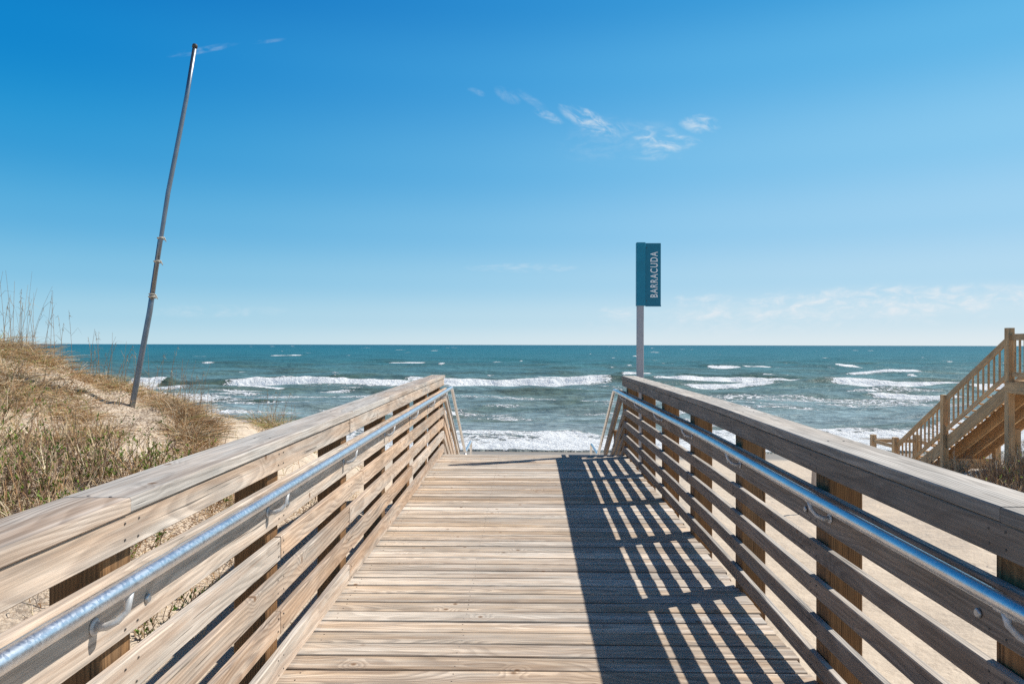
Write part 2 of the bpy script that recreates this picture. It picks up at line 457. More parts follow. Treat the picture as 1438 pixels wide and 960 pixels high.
# breakers: x from, x to, y (photo pixels, converted to metres on the sea), height, run of foam
BR = [(305, 600, 540.5, .55, 2.6), (560, 870, 538.5, .55, 2.6), (735, 792, 528.5, .38, 2.4), (905, 1165, 535.5, .62, 3.2), (1150, 1390, 539.5, .55, 2.8),
      (1215, 1345, 554.5, .34, 1.1), (955, 1090, 541.5, .2, 1.6), (180, 235, 540, .5, 3.0), (1040, 1075, 514, .25, 5.0), (905, 925, 506, .25, 7.0),
      (990, 1035, 514, .2, 5.0), (1165, 1200, 514, .3, 3.6), (870, 915, 524.5, .3, 2.6), (1350, 1500, 545, .5, 2.4), (20, 120, 536, .5, 3.0),
      (1500, 1800, 540, .5, 3.0), (-380, -40, 538, .5, 3.0), (330, 400, 548, .12, 1.0), (545, 600, 510, .15, 3.5), (380, 420, 500, .2, 6.0), (1180, 1290, 524, .25, 2.0)]
for i, (xa, xb, py, hh, ln) in enumerate(BR):
    Yc = seaY(py); Xa = (xa - 733) * Yc / 1022; Xb = (xb - 733) * Yc / 1022
    wob = (fbm(SX / 9.0, SX * 0 + i * 3.7, 400 + i, 3) - .5) * Yc * 0.030 + (vnoise(SX / 1.1, SX * 0 + i, 440 + i) - .5) * Yc * 0.010
    bow = ((SX - (Xa + Xb) / 2) / (Xb - Xa)) ** 2 * Yc * 0.012
    yl = Yc + wob + bow
    tp = (Xb - Xa) * .16
    win = smooth(Xa - tp * .3, Xa + tp, SX) * (1 - smooth(Xb - tp, Xb + tp * .3, SX))
    d = SY - yl
    sc = max(ln * .5, 0.9)
    prof = np.where(d > 0, np.exp(-(d / (sc * 2.4)) ** 2), np.exp(-(d / (sc * .8)) ** 2))
    swin = smooth(Xa - tp * 2.5, Xa + tp, SX) * (1 - smooth(Xb - tp, Xb + tp * 2.5, SX))
    lump = 0.7 + 0.6 * vnoise(SX / 0.8, SY / .8, 460 + i)
    eta += 1.35 * hh * prof * swin * (0.85 + .3 * (lump - 1) * win)
    swell = np.maximum(swell, prof * swin)
    f = np.where(d > 0, np.exp(-(d / (ln * .22)) ** 2), np.exp(-(d / ln) ** 4)) * win
    foam = np.maximum(foam, f * (0.90 + .25 * (lump - 1)))
    trail = np.where(d < 0, np.exp(-(-d / (ln * 3.2)) ** 2), 0) * swin * 0.40
    foam = np.maximum(foam, trail * smooth(0.35, 0.7, fbm(SX / 4.0, SY / 3.0, 480 + i, 3)))
# unbroken swell further out
for (py, hh) in ((545, .30), (532, .3), (556, .22), (567, .2), (578, .16), (523, .3), (516, .3), (510, .3), (590, .12)):
    Yc = seaY(py)
    yl = Yc + (fbm(SX / 22.0, SX * 0 + py, int(py), 2) - .5) * Yc * .22
    pr = np.exp(-((SY - yl) / (Yc * .018 + .4)) ** 2) * smooth(.40, .65, vnoise(SX / (Yc * .16), SX * 0 + py * .7, int(py) + 1))
    eta += .6 * hh * pr; swell = np.maximum(swell, pr * .8)
# whitecaps
for k in range(150):
    py = 486 + rng.random() ** 1.3 * 46
    Yc = seaY(py); Xc = rng.uniform(-0.95, .95) * Yc
    wx = rng.uniform(.35, 1.3) * (Yc / 110) ** .6; wy = Yc * Yc / 4150 * rng.uniform(.3, .6) + .12
    j0 = np.searchsorted(rowsY, Yc - 4 * wy); j1 = np.searchsorted(rowsY, Yc + 4 * wy) + 1
    sl = slice(max(j0, 0), min(j1, n_rows))
    g_ = np.exp(-((SX[sl] - Xc) / wx) ** 2 - ((SY[sl] - Yc) / wy) ** 2)
    g_ = g_ * (.55 + .9 * vnoise(SX[sl] / (wx * .45), SY[sl] / (wy * .8), 700 + k))
    foam[sl] = np.maximum(foam[sl], g_ * rng.uniform(.25, .8)); eta[sl] += .08 * g_
# wash at the shore
edge = 27.9 + (fbm(SX / 7.0, SX * 0, 501, 4) - .5) * 1.6
wash_out = 34.6 + (fbm(SX / 6.0, SX * 0 + 3, 511, 4) - .5) * 7.0 + 3.0 * smooth(3, 14, SX)
dens = smooth(.30, .62, fbm(SX / 1.8, SY / 1.1, 521, 4))
wash = (1 - smooth(wash_out - 2.5, wash_out + 1.2, SY)) * (.58 + .38 * dens)
wash = np.maximum(wash, np.exp(-((SY - wash_out + .6) / .8) ** 2) * (.55 + .4 * dens))
foam = np.maximum(foam, wash * smooth(edge - .1, edge + .25, SY))
eta += 0.16 * np.exp(-((SY - wash_out) / 1.4) ** 2) + 0.035 * (fbm(SX / .5, SY / .5, 531, 3) - .5) * (1 - smooth(34, 38, SY))
# loose lacing between breakers and shore
lace = smooth(.47, .74, fbm(SX / 8.5, SY / 2.0, 541, 4)) * smooth(31, 37, SY) * (1 - smooth(64, 92, SY))
left = smooth(-4, -22, SX)
foam = np.maximum(foam, lace * (.42 + .16 * left))
SZ = SEA + eta
SZ = np.where(SY < edge, SEA - 0.25, SZ)
SZ[0, :] -= .3
dist = np.log(SY)
so = grid_mesh('ocean_water', SX, SY, SZ, {'foam': foam, 'swell': swell})
tag(so, kind='structure')

def make_sea():
    m, g, b = new_mat('sea_water')
    pos = g.node('ShaderNodeNewGeometry').outputs['Position']
    px, py, pz = g.sep(pos)[:3]
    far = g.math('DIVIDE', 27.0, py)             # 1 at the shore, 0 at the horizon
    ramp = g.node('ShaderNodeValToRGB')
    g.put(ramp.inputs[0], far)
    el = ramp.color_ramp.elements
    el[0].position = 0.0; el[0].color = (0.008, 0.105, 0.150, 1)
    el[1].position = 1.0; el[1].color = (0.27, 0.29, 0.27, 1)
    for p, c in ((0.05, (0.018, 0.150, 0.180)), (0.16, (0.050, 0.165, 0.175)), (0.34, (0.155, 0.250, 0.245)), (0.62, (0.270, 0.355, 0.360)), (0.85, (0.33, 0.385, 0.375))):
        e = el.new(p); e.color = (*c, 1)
    flat = g.comb(px, g.math('MULTIPLY', py, 2.2), 0.0)
    n1 = g.noise(flat, 0.07, 4.0, 0.6)
    olive = g.math('MULTIPLY', g.map(n1, 0.42, 0.66), g.map(far, 0.06, 0.3, 0.0, 0.8))
    c = g.mix(olive, ramp.outputs[0], (0.085, 0.105, 0.065))
    sw = g.attr('swell')[2]
    c = g.mix(g.math('MULTIPLY', g.map(sw, 0.15, 0.8), 0.55), c, (0.06, 0.095, 0.055))
    # ripple-scale light and dark
    n2 = g.noise(g.comb(px, g.math('MULTIPLY', py, 2.0), 0.0), 1.1, 5.0, 0.62)
    n3 = g.noise(g.comb(g.math('MULTIPLY', px, 0.35), py, 0.0), 0.16, 5.0, 0.65)
    v = g.math('ADD', g.map(n2, 0.28, 0.72, 0.60, 1.30), g.map(n3, 0.3, 0.7, -0.24, 0.24))
    c = g.mix(1.0, c, g.comb(v, v, v), 'MULTIPLY')
    fm = g.attr('foam')[2]
    fn = g.noise(pos, 2.6, 6.0, 0.68)
    vor = g.node('ShaderNodeTexVoronoi', feature='DISTANCE_TO_EDGE')
    wp = g.vmath('ADD', g.vmath('MULTIPLY', pos, (1.0, 1.25, 1.0)), g.vmath('MULTIPLY', g.node('ShaderNodeTexNoise').outputs['Color'], (0.0, 0.0, 0.0)))
    nz = g.node('ShaderNodeTexNoise'); g.put(nz.inputs['Vector'], pos); nz.inputs['Scale'].default_value = 1.4; nz.inputs['Detail'].default_value = 3
    wp = g.vmath('ADD', wp, g.vmath('MULTIPLY', nz.outputs['Color'], (1.1, 1.1, 0.0)))
    g.put(vor.inputs['Vector'], wp); vor.inputs['Scale'].default_value = 1.5
    web = g.map(vor.outputs['Distance'], 0.02, 0.16, 1.0, 0.0)
    t = g.math('ADD', g.math('MULTIPLY', fm, 1.55), g.math('MULTIPLY', g.math('SUBTRACT', fn, 0.5), 1.5))
    t = g.math('ADD', t, g.math('MULTIPLY', g.math('MULTIPLY', web, 0.42), g.map(fm, 0.1, 0.45)))
    ff = g.map(t, 0.62, 0.95)
    g.put(b.inputs['Base Color'], g.mix(ff, c, (0.86, 0.87, 0.87)))
    g.put(b.inputs['Roughness'], g.math('MULTIPLY_ADD', ff, 0.50, 0.36))
    g.put(b.inputs['Specular IOR Level'], g.math('MULTIPLY_ADD', ff, -0.05, 0.17))
    b.inputs['IOR'].default_value = 1.33
    # ripples: large ones carry on with distance, small ones only near
    w1 = g.noise(g.comb(g.math('MULTIPLY', px, .7), py, 0.0), 0.9, 5.0, 0.62)
    w2 = g.noise(g.comb(g.math('MULTIPLY', px, .6), py, 0.0), 0.16, 4.0, 0.6)
    w3 = g.noise(g.comb(g.math('MULTIPLY', px, .8), py, 0.0), 4.5, 3.0, 0.6)
    h = g.math('ADD', g.math('MULTIPLY', w1, 0.55), g.math('MULTIPLY', w2, 1.5))
    h = g.math('ADD', h, g.math('MULTIPLY', w3, 0.055))
    h = g.math('ADD', h, g.math('MULTIPLY', g.math('MULTIPLY', fn, ff), 0.35))
    g.put(b.inputs['Normal'], g.bump(h, 1.0, 0.75))
    return m
so.data.materials.append(make_sea())

# ------------------------------------------------------------------ the boardwalk
XL, XR = -1.040, 1.25
DZ = 0.010
BT = .031          # inner faces of the rail boards
POSTS = [-0.60, 0.62, 1.86, 3.07, 4.33, 5.60, 6.85, 8.15, 9.45]   # near faces
YD = 9.60
bw = empty('boardwalk', (0, 4, 0))
tag(bw, 'weathered timber boardwalk with railings and pipe handrails leading down to the beach', 'boardwalk')

mb = MB()
y = -1.45; k = 0
while y < YD - 0.02:
    z = rnd.uniform(-.0015, .0015) - 0.019 + DZ
    w = 0.1358 + rnd.uniform(-.0028, .0018)
    xo = rnd.uniform(-.012, .012)
    tl = rnd.uniform(-.0016, .0016)
    mb.beam((XL - .045 + xo, y + w / 2, z - tl), (XR + .040 + .0135 * max(0, y - 3.2) + xo, y + w / 2, z + tl), w, .038, up=(0, 1, 0), r=.0055, seg=5, bend=.0013)
    for xs in (XL + .05, -.3, .42, XR - .05):
        for q in (-.035, .035):
            mb.disc((xs + rnd.uniform(-.008, .008), y + w / 2 + q, z + .0192), (0, 0, 1), .0034, .0007, 1, 7)
    y += 0.1432; k += 1
mb.build('decking', [M['deck'], M['screw']], bw, (0, 4, 0))

# frame under the deck
for xj in (XL + .02, -.45, .12, .68, XR - .02):
    mb = MB(); mb.beam((xj, -1.4, -.160), (xj, YD - .09, -.160), .235, .038); mb.build('joist', M['frame'], bw, (xj, 4, -.16))
for yb in (POSTS[1] - .03, POSTS[3] - .03, POSTS[5] - .03, POSTS[7] - .03):
    mb = MB(); mb.beam((XL - .10, yb, -.40), (XR + .10, yb, -.40), .235, .038); mb.build('cross_beam', M['frame'], bw, (0, yb, -.4))
mb = MB(); mb.beam((XL - .03, YD - .055, -.13), (XR + .03, YD - .055, -.13), .180, .038); mb.build('end_joist', M['frame'], bw, (0, YD, -.13))

# posts
for s, X0 in ((-1, XL - .039), (1, XR + .039)):
    for yp in POSTS:
        xc = X0 + s * .07
        g0 = gz(xc, yp + .07) - .25
        mb = MB()
        mb.sag = s > 0
        mb.beam((xc, yp + .07, g0), (xc, yp + .07, 1.034 if s > 0 else 1.022), .140, .140, up=(0, 1, 0), r=.005, seg=4)
        mb.build('post', M['post'], bw, (xc, yp + .07, 0))

# level rail boards: (low, high, joints)
YE = {-1: 9.72, 1: 9.56}
LEFT = {'F': (.030, .139), 'E': (.218, .318), 'D': (.380, .480), 'C': (.540, .638), 'B': (.700, .877), 'A': (.930, 1.021)}
LEV = [('F', .085, .162), ('E', .247, .324), ('D', .409, .486), ('C', .571, .648), ('B', .716, .873), ('A', .943, 1.032)]
def screws(mb, X, s, z0, z1, ya, yb, n=2):
    for yp in POSTS:
        if ya - .01 < yp + .07 < yb + .01:
            for zz in (z0 + .022, z1 - .022):
                for dy in ((-.03, .035) if (yb - ya) > .3 else (0,)):
                    mb.disc((X + s * .0005, yp + .07 + dy + rnd.uniform(-.006, .006), zz + rnd.uniform(-.004, .004)), (s, 0, 0), .0036, .0010, 1, 7)
J = {'A': (1, 2), 'B': (0,), 'C': (2,), 'D': (1,), 'E': (2, 0), 'F': (1,)}
for s, X in ((-1, XL), (1, XR)):
    nrm = -s
    for nm, z0, z1 in LEV:
        if s < 0: z0, z1 = LEFT.get(nm, (z0, z1))
        YEND = YE[s]
        cuts = {'A': [4.40, 8.22], 'B': [5.67], 'C': [3.14, 6.92], 'D': [4.40, 8.22] if s < 0 else [1.93, 5.67],
                'E': [3.14, 6.92], 'F': [4.40] if s < 0 else [4.40, 8.22]}[nm]
        if s > 0 and nm in 'CE': cuts = [4.40]
        yend = {'A': 9.74, 'B': 10.06}.get(nm, YEND + .02)
        pts = [-1.5] + cuts + [yend]
        for a, b_ in zip(pts[:-1], pts[1:]):
            mb = MB()
            jx = rnd.uniform(0, .003); zz = rnd.uniform(-.002, .002)
            xc = X + s * (BT / 2 + jx)
            mb.beam((xc, a + .002, (z0 + z1) / 2 + zz), (xc, b_ - .002, (z0 + z1) / 2 + zz), z1 - z0, BT, r=.0035, bend=.0012)
            if s > 0: mb.sag = True
            fx = X + s * jx - s * .0006
            screws(mb, fx, nrm, z0, z1, a, b_)
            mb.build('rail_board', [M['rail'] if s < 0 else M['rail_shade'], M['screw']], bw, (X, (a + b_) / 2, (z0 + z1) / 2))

# caps
for s, X in ((-1, XL + .008), (1, XR - .006)):
    xo = X; xc = X + s * .092
    for a, b_ in ((-1.5, 1.91), (1.91, 5.66), (5.66, 9.76)):
        mb = MB(); zz = rnd.uniform(0, .002) - (.012 if s < 0 else 0)
        mb.beam((xc + rnd.uniform(-.001, .001), a + .0016, 1.0555 + zz), (xc + rnd.uniform(-.001, .001), b_ - .0016, 1.0555 + zz), .184, .041, up=(1, 0, 0), r=.0045, bend=.001)
        if s > 0: mb.sag = True
        for yp in POSTS:
            if a < yp < b_:
                for dx in (-.03, .035):
                    mb.disc((xc + dx, yp + .06 + rnd.uniform(-.02, .02), 1.0762 + zz), (0, 0, 1), .0045, .001, 1, 7)
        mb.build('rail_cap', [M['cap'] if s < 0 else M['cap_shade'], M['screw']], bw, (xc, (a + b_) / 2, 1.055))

# handrail pipes with brackets
def arc(c, u, v, r, a0, a1, n=8):
    c = Vector(c); u = Vector(u); v = Vector(v)
    return [c + (u * math.cos(t) + v * math.sin(t)) * r for t in [a0 + (a1 - a0) * i / n for i in range(n + 1)]]
SL = 0.520
sa = math.atan(SL)
for s, X in ((-1, XL), (1, XR)):
    xp = X - s * .068; zp = .866 if s > 0 else .876; zf = .786 if s > 0 else .782; YP = 10.14
    pts = [(xp, y_, zp) for y_ in np.arange(-1.5, 9.8, .5)] + [(xp, YP - .15, zp), (xp, YP - .07, zp - .006), (xp, YP, zp - .032)]
    y1, z1 = YP, zp - .032
    yb_ = 12.42; zb_ = z1 - SL * (yb_ - y1)
    pts += [(xp, y1 + (yb_ - y1) * q, z1 + (zb_ - z1) * q) for q in (.25, .5, .75, 1)]
    pts += [(xp, yb_ + .06, zb_ - .025), (xp, yb_ + .14, zb_ - .035)]
    zt = zb_ - .035; ye = 13.95
    pts += [(xp, 12.8, zt), (xp, ye - .1, zt), (xp, ye - .03, zt - .02), (xp, ye, zt - .09), (xp, ye, zt - .5), (xp, ye, gz(xp, ye) - .15)]
    mb = MB(); mb.sag = s > 0; mb.tube(pts, .0225, 18)
    pipe = mb.build('handrail', M['pipe'], bw, (xp, 4, zp))
    # end post of the stair part
    mb = MB(); yy = 12.50; mb.sag = s > 0
    mb.tube([(xp, yy, gz(xp, yy) - .15), (xp, yy, zt - .02)], .0215, 14); mb.build('handrail_support', M['pipe'], pipe, (xp, yy, zt))
    for yp in POSTS:
        yc = yp - .10
        mb = MB()
        mb.sag = s > 0
        mb.disc((X - s * .0008, yc, zf), (-s, 0, 0), .021, .006, 0, 16, True)
        arm = [(X - s * .004, yc, zf), (X - s * .030, yc, zf + .001), (X - s * .050, yc + .01, zf + .010), (X - s * .064, yc + .03, zf + .030), (xp, yc + .035, zp - .02)]
        mb.tube(arm, [.012, .0100, .0090, .0090, .011], 10)
        mb.tube([(xp, yc - .005, zp - .0205), (xp, yc + .075, zp - .0205)], .008, 8)
        mb.build('bracket', M['bracket'], pipe, (X, yc, .79))
        mb = MB()
        mb.sag = s > 0
        mb.disc((X - s * .0008, yp + .15, .765), (-s, 0, 0), .0135, .007, 0, 14, True)
        mb.build('bolt', M['bolt'], bw, (X, yp + .15, .765))

# stair down to the sand
for s, X in ((-1, XL), (1, XR)):
    for nm, z0, z1 in LEV:
        if nm == 'A': continue
        if s < 0: z0, z1 = LEFT.get(nm, (z0, z1))
        ya = 9.98 if nm == 'B' else YE[s] + .04
        yb_ = 12.20
        zc = (z0 + z1) / 2
        xc = X + s * .019
        mb = MB(); mb.sag = s > 0
        y0_ = ya + (.05 if nm == 'B' else .02)
        mb.beam((xc, y0_, zc - .012), (xc, yb_, zc - .012 - SL * (yb_ - y0_)), z1 - z0 if nm != 'B' else .16, .038)
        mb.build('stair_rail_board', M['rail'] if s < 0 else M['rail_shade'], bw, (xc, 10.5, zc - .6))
    for yp in (9.86, 10.95, 12.0):
        xc = X + s * (.04 + .07); zt = .80 - SL * (yp - 9.80)
        mb = MB(); mb.sag = s > 0; mb.beam((xc, yp + .07, gz(xc, yp) - .3), (xc, yp + .07, zt), .14, .14, up=(0, 1, 0)); mb.build('stair_post', M['post'], bw, (xc, yp, 0))
    mb = MB(); mb.sag = s > 0; mb.beam((X + s * -.03, YD, -.20), (X + s * -.03, 11.9, -.20 - .51 * (11.9 - YD)), .235, .038); mb.build('stringer', M['frame'], bw, (X, 10.6, -.8))
for i in range(8):
    yt = YD + .29 * i; zt = -.148 * (i + 1)
    mb = MB()
    for q in (0, 1):
        mb.beam((XL + .03, yt + .075 + q * .143, zt - .019), (XR - .03, yt + .075 + q * .143, zt - .019), .139, .038, up=(0, 1, 0))
    mb.build('stair_tread', M['deck'], bw, (.1, yt + .14, zt))

# ------------------------------------------------------------------ sign
SX0, SY0 = 1.598, 9.87
sg = empty('beach_access_sign', (SX0, SY0, gz(SX0, SY0)))
tag(sg, 'teal beach access sign on a grey square post at the end of the right railing', 'sign')
M['sign'] = simple('sign_teal_paint', (0.003, 0.215, 0.34), 0.5, 0.0, 0.06, 8)
M['sign2'] = simple('sign_teal_paint_dark', (0.003, 0.175, 0.28), 0.5, 0.0, 0.06, 8)
M['letters'] = simple('sign_white_letters', (0.92, 0.95, 0.96), 0.5, 0.0, 0.02, 30)
M['signpost'] = simple('sign_post_aluminium', (0.40, 0.40, 0.43), 0.5, 0.25, 0.06, 12)
zb, zt = 2.003, 2.852
mb = MB(); mb.beam((SX0, SY0, gz(SX0, SY0) - .3), (SX0, SY0, zb + .05), .088, .088, up=(0, 1, 0), r=.006); mb.build('sign_post', M['signpost'], sg, (SX0, SY0, 0))
pl = 1.545; pr = 1.872
mb = MB(); mb.beam(((pl + .11 + pr) / 2, SY0, zb), ((pl + .11 + pr) / 2, SY0, zt - .008), pr - pl - .11, .060, up=(1, 0, 0), r=.003)
panel = mb.build('sign_panel', M['sign2'], sg, (1.76, SY0, 2.4))
mb = MB(); mb.beam((pl + .058, SY0 - .004, zb - .004), (pl + .058, SY0 - .004, zt), .118, .096, up=(1, 0, 0), r=.008)
mb.build('post_sleeve', M['sign'], sg, (pl + .058, SY0, 2.4))
mb = MB(); mb.beam((pl + .118, SY0 - .0315, zb - .002), (pr + .002, SY0 - .0315, zb - .002), .022, .004, up=(0, 0, 1), r=.001); mb.build('panel_trim', M['sign2'], panel, (1.76, SY0 - .03, zb))
for zz in (zb + .065, zt - .07):
    mb = MB(); mb.disc((pl + .135, SY0 - .0302, zz), (0, -1, 0), .006, .003, 0, 8); mb.build('panel_screw', M['screw'], panel, (pl + .135, SY0 - .03, zz))
cu = bpy.data.curves.new('t', 'FONT'); cu.body = 'BARRACUDA'; cu.size = .15; cu.align_x = 'CENTER'; cu.align_y = 'CENTER'; cu.extrude = .0015
cu.space_character = 1.22; cu.offset = .0015
to = bpy.data.objects.new('t', cu); COL.objects.link(to)
bpy.context.view_layer.update()
dg = bpy.context.evaluated_depsgraph_get()
me = bpy.data.meshes.new_from_object(to.evaluated_get(dg))
bpy.data.objects.remove(to)
c = np.array([v.co for v in me.vertices]); mn = c.min(0); mx = c.max(0)
tl, th = 0.615, 0.100
for v in me.vertices:
    a = (v.co.x - (mn[0] + mx[0]) / 2) / (mx[0] - mn[0]) * tl
    h_ = (v.co.y - (mn[1] + mx[1]) / 2) / (mx[1] - mn[1]) * th
    v.co = (-h_, -.0320 - v.co.z, a)
me.materials.clear(); me.materials.append(M['letters']); me.update()
lo = bpy.data.objects.new('lettering', me); COL.objects.link(lo); lo.parent = panel
lo.location = Vector((1.779, SY0, 2.421)) - world_of(panel)

# ------------------------------------------------------------------ leaning pole on the dune
PB = Vector((-5.12, 9.52, 0)); PB.z = gz(PB.x, PB.y)
def P3(px, py, Y): return Vector(((px - 733) * Y / 1022, Y, H_CAM - (py - 484) * Y / 1022))
pole = empty('leaning_pole', PB)
tag(pole, 'tall bent grey metal pole of two lashed pipes leaning on the grassy dune', 'pole')
a0 = P3(183.5, 566, 9.52); a0.z = min(a0.z, PB.z) - .3; a0.x -= .06
a1 = P3(183.5, 563, 9.52); a2 = P3(206.5, 438, 9.54); a3 = P3(219, 347, 9.55)
mb = MB(); mb.tube([a0, a1, a2, a3 + Vector((.0, .04, .12))], [.038, .037, .035, .028], 16); lp = mb.build('lower_pipe', M['pole'], pole, tuple(a1))
b0 = P3(209.5, 421, 9.49); b1 = P3(222.5, 332, 9.50); b2 = P3(244, 208, 9.5); b3 = P3(269.5, 62, 9.5)
mb = MB(); mb.tube([b0, b1, b1.lerp(b2, .5) + Vector((-.012, 0, 0)), b2, b2.lerp(b3, .5) + Vector((.01, 0, 0)), b3], [.022, .027, .029, .029, .028, .027], 16)
up_ = mb.build('upper_pipe', M['pole'], pole, tuple(b1))
M['capm'] = simple('pole_cap_dark', (0.06, 0.055, 0.05), 0.6)
mb = MB(); dd = (b3 - b2).normalized(); mb.tube([b3 - dd * .03, b3 + dd * .005, b3 + dd * .02], [.034, .034, .024], 14); mb.build('pole_cap', M['capm'], up_, tuple(b3))
M['rope'] = simple('rope_pale', (0.55, 0.50, 0.42), 0.9, 0, .2, 80)
for t, n in ((.97, 2), (.60, 2), (.05, 3)):
    c_ = b0.lerp(b1, t); d_ = (b1 - b0).normalized(); u_ = Vector((1, 0, 0)); v_ = d_.cross(u_).normalized()
    pts = []
    for q in range(n * 12 + 1):
        an = q / 12 * 2 * math.pi
        pts.append(c_ + Vector((-.005, .012, 0)) + (u_ * math.cos(an) * .040 + v_ * math.sin(an) * .062) + d_ * (q / 12 - n / 2) * .017 + Vector((0, 0, .012 * math.sin(an * .5))))
    pts.append(pts[-1] + Vector((.03, -.01, -.06)))
    mb = MB(); mb.tube(pts, .0065, 6); mb.build('rope_tie', M['rope'], pole, tuple(c_))

# ------------------------------------------------------------------ small stake beyond the right railing
st = Vector((5.15, 12.9, 0)); st.z = gz(st.x, st.y)
mb = MB(); mb.beam((st.x - .03, st.y, st.z - .25), (st.x + .04, st.y, st.z + 1.02), .115, .040, up=(1, 0, 0), r=.006)
so_ = mb.build('wooden_stake', M['cap'], None, tuple(st))
tag(so_, 'weathered wooden stake standing in bare sand beyond the right railing', 'stake')

# ------------------------------------------------------------------ neighbouring walkover at the right
NX = 10.62; NS = 0.63
Y1, Y2, Y3, Y4 = 16.0, 18.45, 20.85, 22.15
wo = empty('beach_walkover', (NX, 16, gz(NX, 16)))
tag(wo, 'brown timber walkover at the far right with a baluster railed stair to the beach', 'stairs')
Zd = .72
def nz(y): return Zd - NS * max(0, y - Y1)     # nosing line
WN = 1.30
for side, xx in ((0, NX), (1, NX + WN)):
    # posts
    for yp, top in ((Y1, 1.86), (Y2, nz(Y2) + 1.06), (Y3, nz(Y3) + 1.20), (Y4, nz(Y3) + 1.12)):
        b0z = gz(xx, yp) - .4
        mb = MB(); mb.beam((xx, yp, b0z), (xx, yp, top), .14, .14, up=(0, 1, 0), r=.006); mb.build('post', M['walk'], wo, (xx, yp, 0))
    for yp in (13.4, 10.8, 8.2):
        mb = MB(); mb.beam((xx, yp, gz(xx, yp) - .4), (xx, yp, 1.86), .14, .14, up=(0, 1, 0), r=.006); mb.build('post', M['walk'], wo, (xx, yp, 0))
    off = .02 if side == 0 else -.02
    # sloped rails
    for (ya, yb_) in ((Y1 + .07, Y2 - .07), (Y2 + .07, Y3 - .07)):
        for hh, ww in ((.93, .14), (.16, .10)):
            mb = MB(); mb.beam((xx + off, ya, nz(ya) + hh), (xx + off, yb_, nz(yb_) + hh), ww, .040); mb.build('stair_rail', M['walk'], wo, (xx, ya, nz(ya)))
        n = 12
        for q in range(n):
            yy = ya + (yb_ - ya) * (q + .5) / n
            mb = MB(); mb.beam((xx + off, yy, nz(yy) + .20), (xx + off, yy, nz(yy) + .88), .036, .034, up=(0, 1, 0), r=.002, seg=1); mb.build('baluster', M['walk'], wo, (xx, yy, nz(yy) + .5))
    # level rails toward the viewer
    for (ya, yb_) in ((13.47, Y1 - .07), (10.87, 13.33), (8.27, 10.73)):
        for hh, ww in ((.94, .14), (.13, .10)):
            mb = MB(); mb.beam((xx + off, ya, Zd + hh), (xx + off, yb_, Zd + hh), ww, .040); mb.build('rail', M['walk'], wo, (xx, ya, Zd + hh))
        n = 16
        for q in range(n):
            yy = ya + (yb_ - ya) * (q + .5) / n
            mb = MB(); mb.beam((xx + off, yy, Zd + .18), (xx + off, yy, Zd + .87), .036, .034, up=(0, 1, 0), r=.002, seg=1); mb.build('baluster', M['walk'], wo, (xx, yy, Zd + .5))
    # level rail at the foot
    for hh in (.93, .40):
        mb = MB(); mb.beam((xx, Y3 + .07, nz(Y3) + hh), (xx, Y4 - .07, nz(Y3) + hh), .10, .040); mb.build('rail', M['walk'], wo, (xx, Y3, 0))
# end rail across the foot
mb = MB(); mb.beam((NX + .07, Y4, nz(Y3) + .93), (NX + WN - .07, Y4, nz(Y3) + .93), .10, .040); mb.build('rail', M['walk'], wo, (NX, Y4, 0))
# stringers, treads, deck, beams
for xx in (NX + .045, NX + .44, NX + .83, NX + 1.255):
    up_s = .035 if xx in (NX + .045, NX + 1.255) else -.03
    mb = MB(); mb.beam((xx, Y1 - .05, Zd - .17 + up_s), (xx, Y3 + .05, Zd - .17 + up_s - NS * (Y3 - Y1 + .1)), .286, .040); mb.build('stringer', M['walk'], wo, (xx, Y1, 0))
nst = 17
for i in range(nst):
    yt = Y1 + .03 + (Y3 - Y1) / nst * i; zt = Zd - NS * (yt - Y1) - .03
    mb = MB(); mb.beam((NX + .075, yt + .14, zt - .02), (NX + WN - .075, yt + .14, zt - .02), .28, .038, up=(0, 1, 0), seg=1); mb.build('stair_tread', M['walk'], wo, (NX, yt, zt))
mb = MB(); y = 8.0
while y < Y1 - .1:
    mb.beam((NX + .075, y + .07, Zd - .019), (NX + WN - .075, y + .07, Zd - .019), .138, .038, up=(0, 1, 0), seg=1); y += .143
mb.build('decking', M['walk'], wo, (NX, 12, Zd))
for xx in (NX + .09, NX + 1.20):
    mb = MB(); mb.beam((xx, 8.0, Zd - .165), (xx, Y1 - .08, Zd - .165), .235, .040); mb.build('joist', M['walk'], wo, (xx, 12, Zd - .16))
mb = MB(); mb.beam((NX - .10, Y1 - .02, Zd - .15), (NX - .10, Y1 - 3.0, Zd - .15), .24, .040); mb.build('fascia_board', M['walk'], wo, (NX, Y1, Zd - .15))
mb = MB(); mb.beam((NX - .05, Y2 + .095, -1.50), (NX + WN + .1, Y2 + .095, -1.50), .25, .045); mb.build('cross_beam', M['walk'], wo, (NX, Y2, -1.5))
mb = MB(); mb.beam((NX + .2, Y1 + .1, -.35), (NX + .2, Y1 + .1, -1.4), .14, .14, up=(0, 1, 0)); mb.build('post', M['walk'], wo, (NX + .2, Y1, 0))

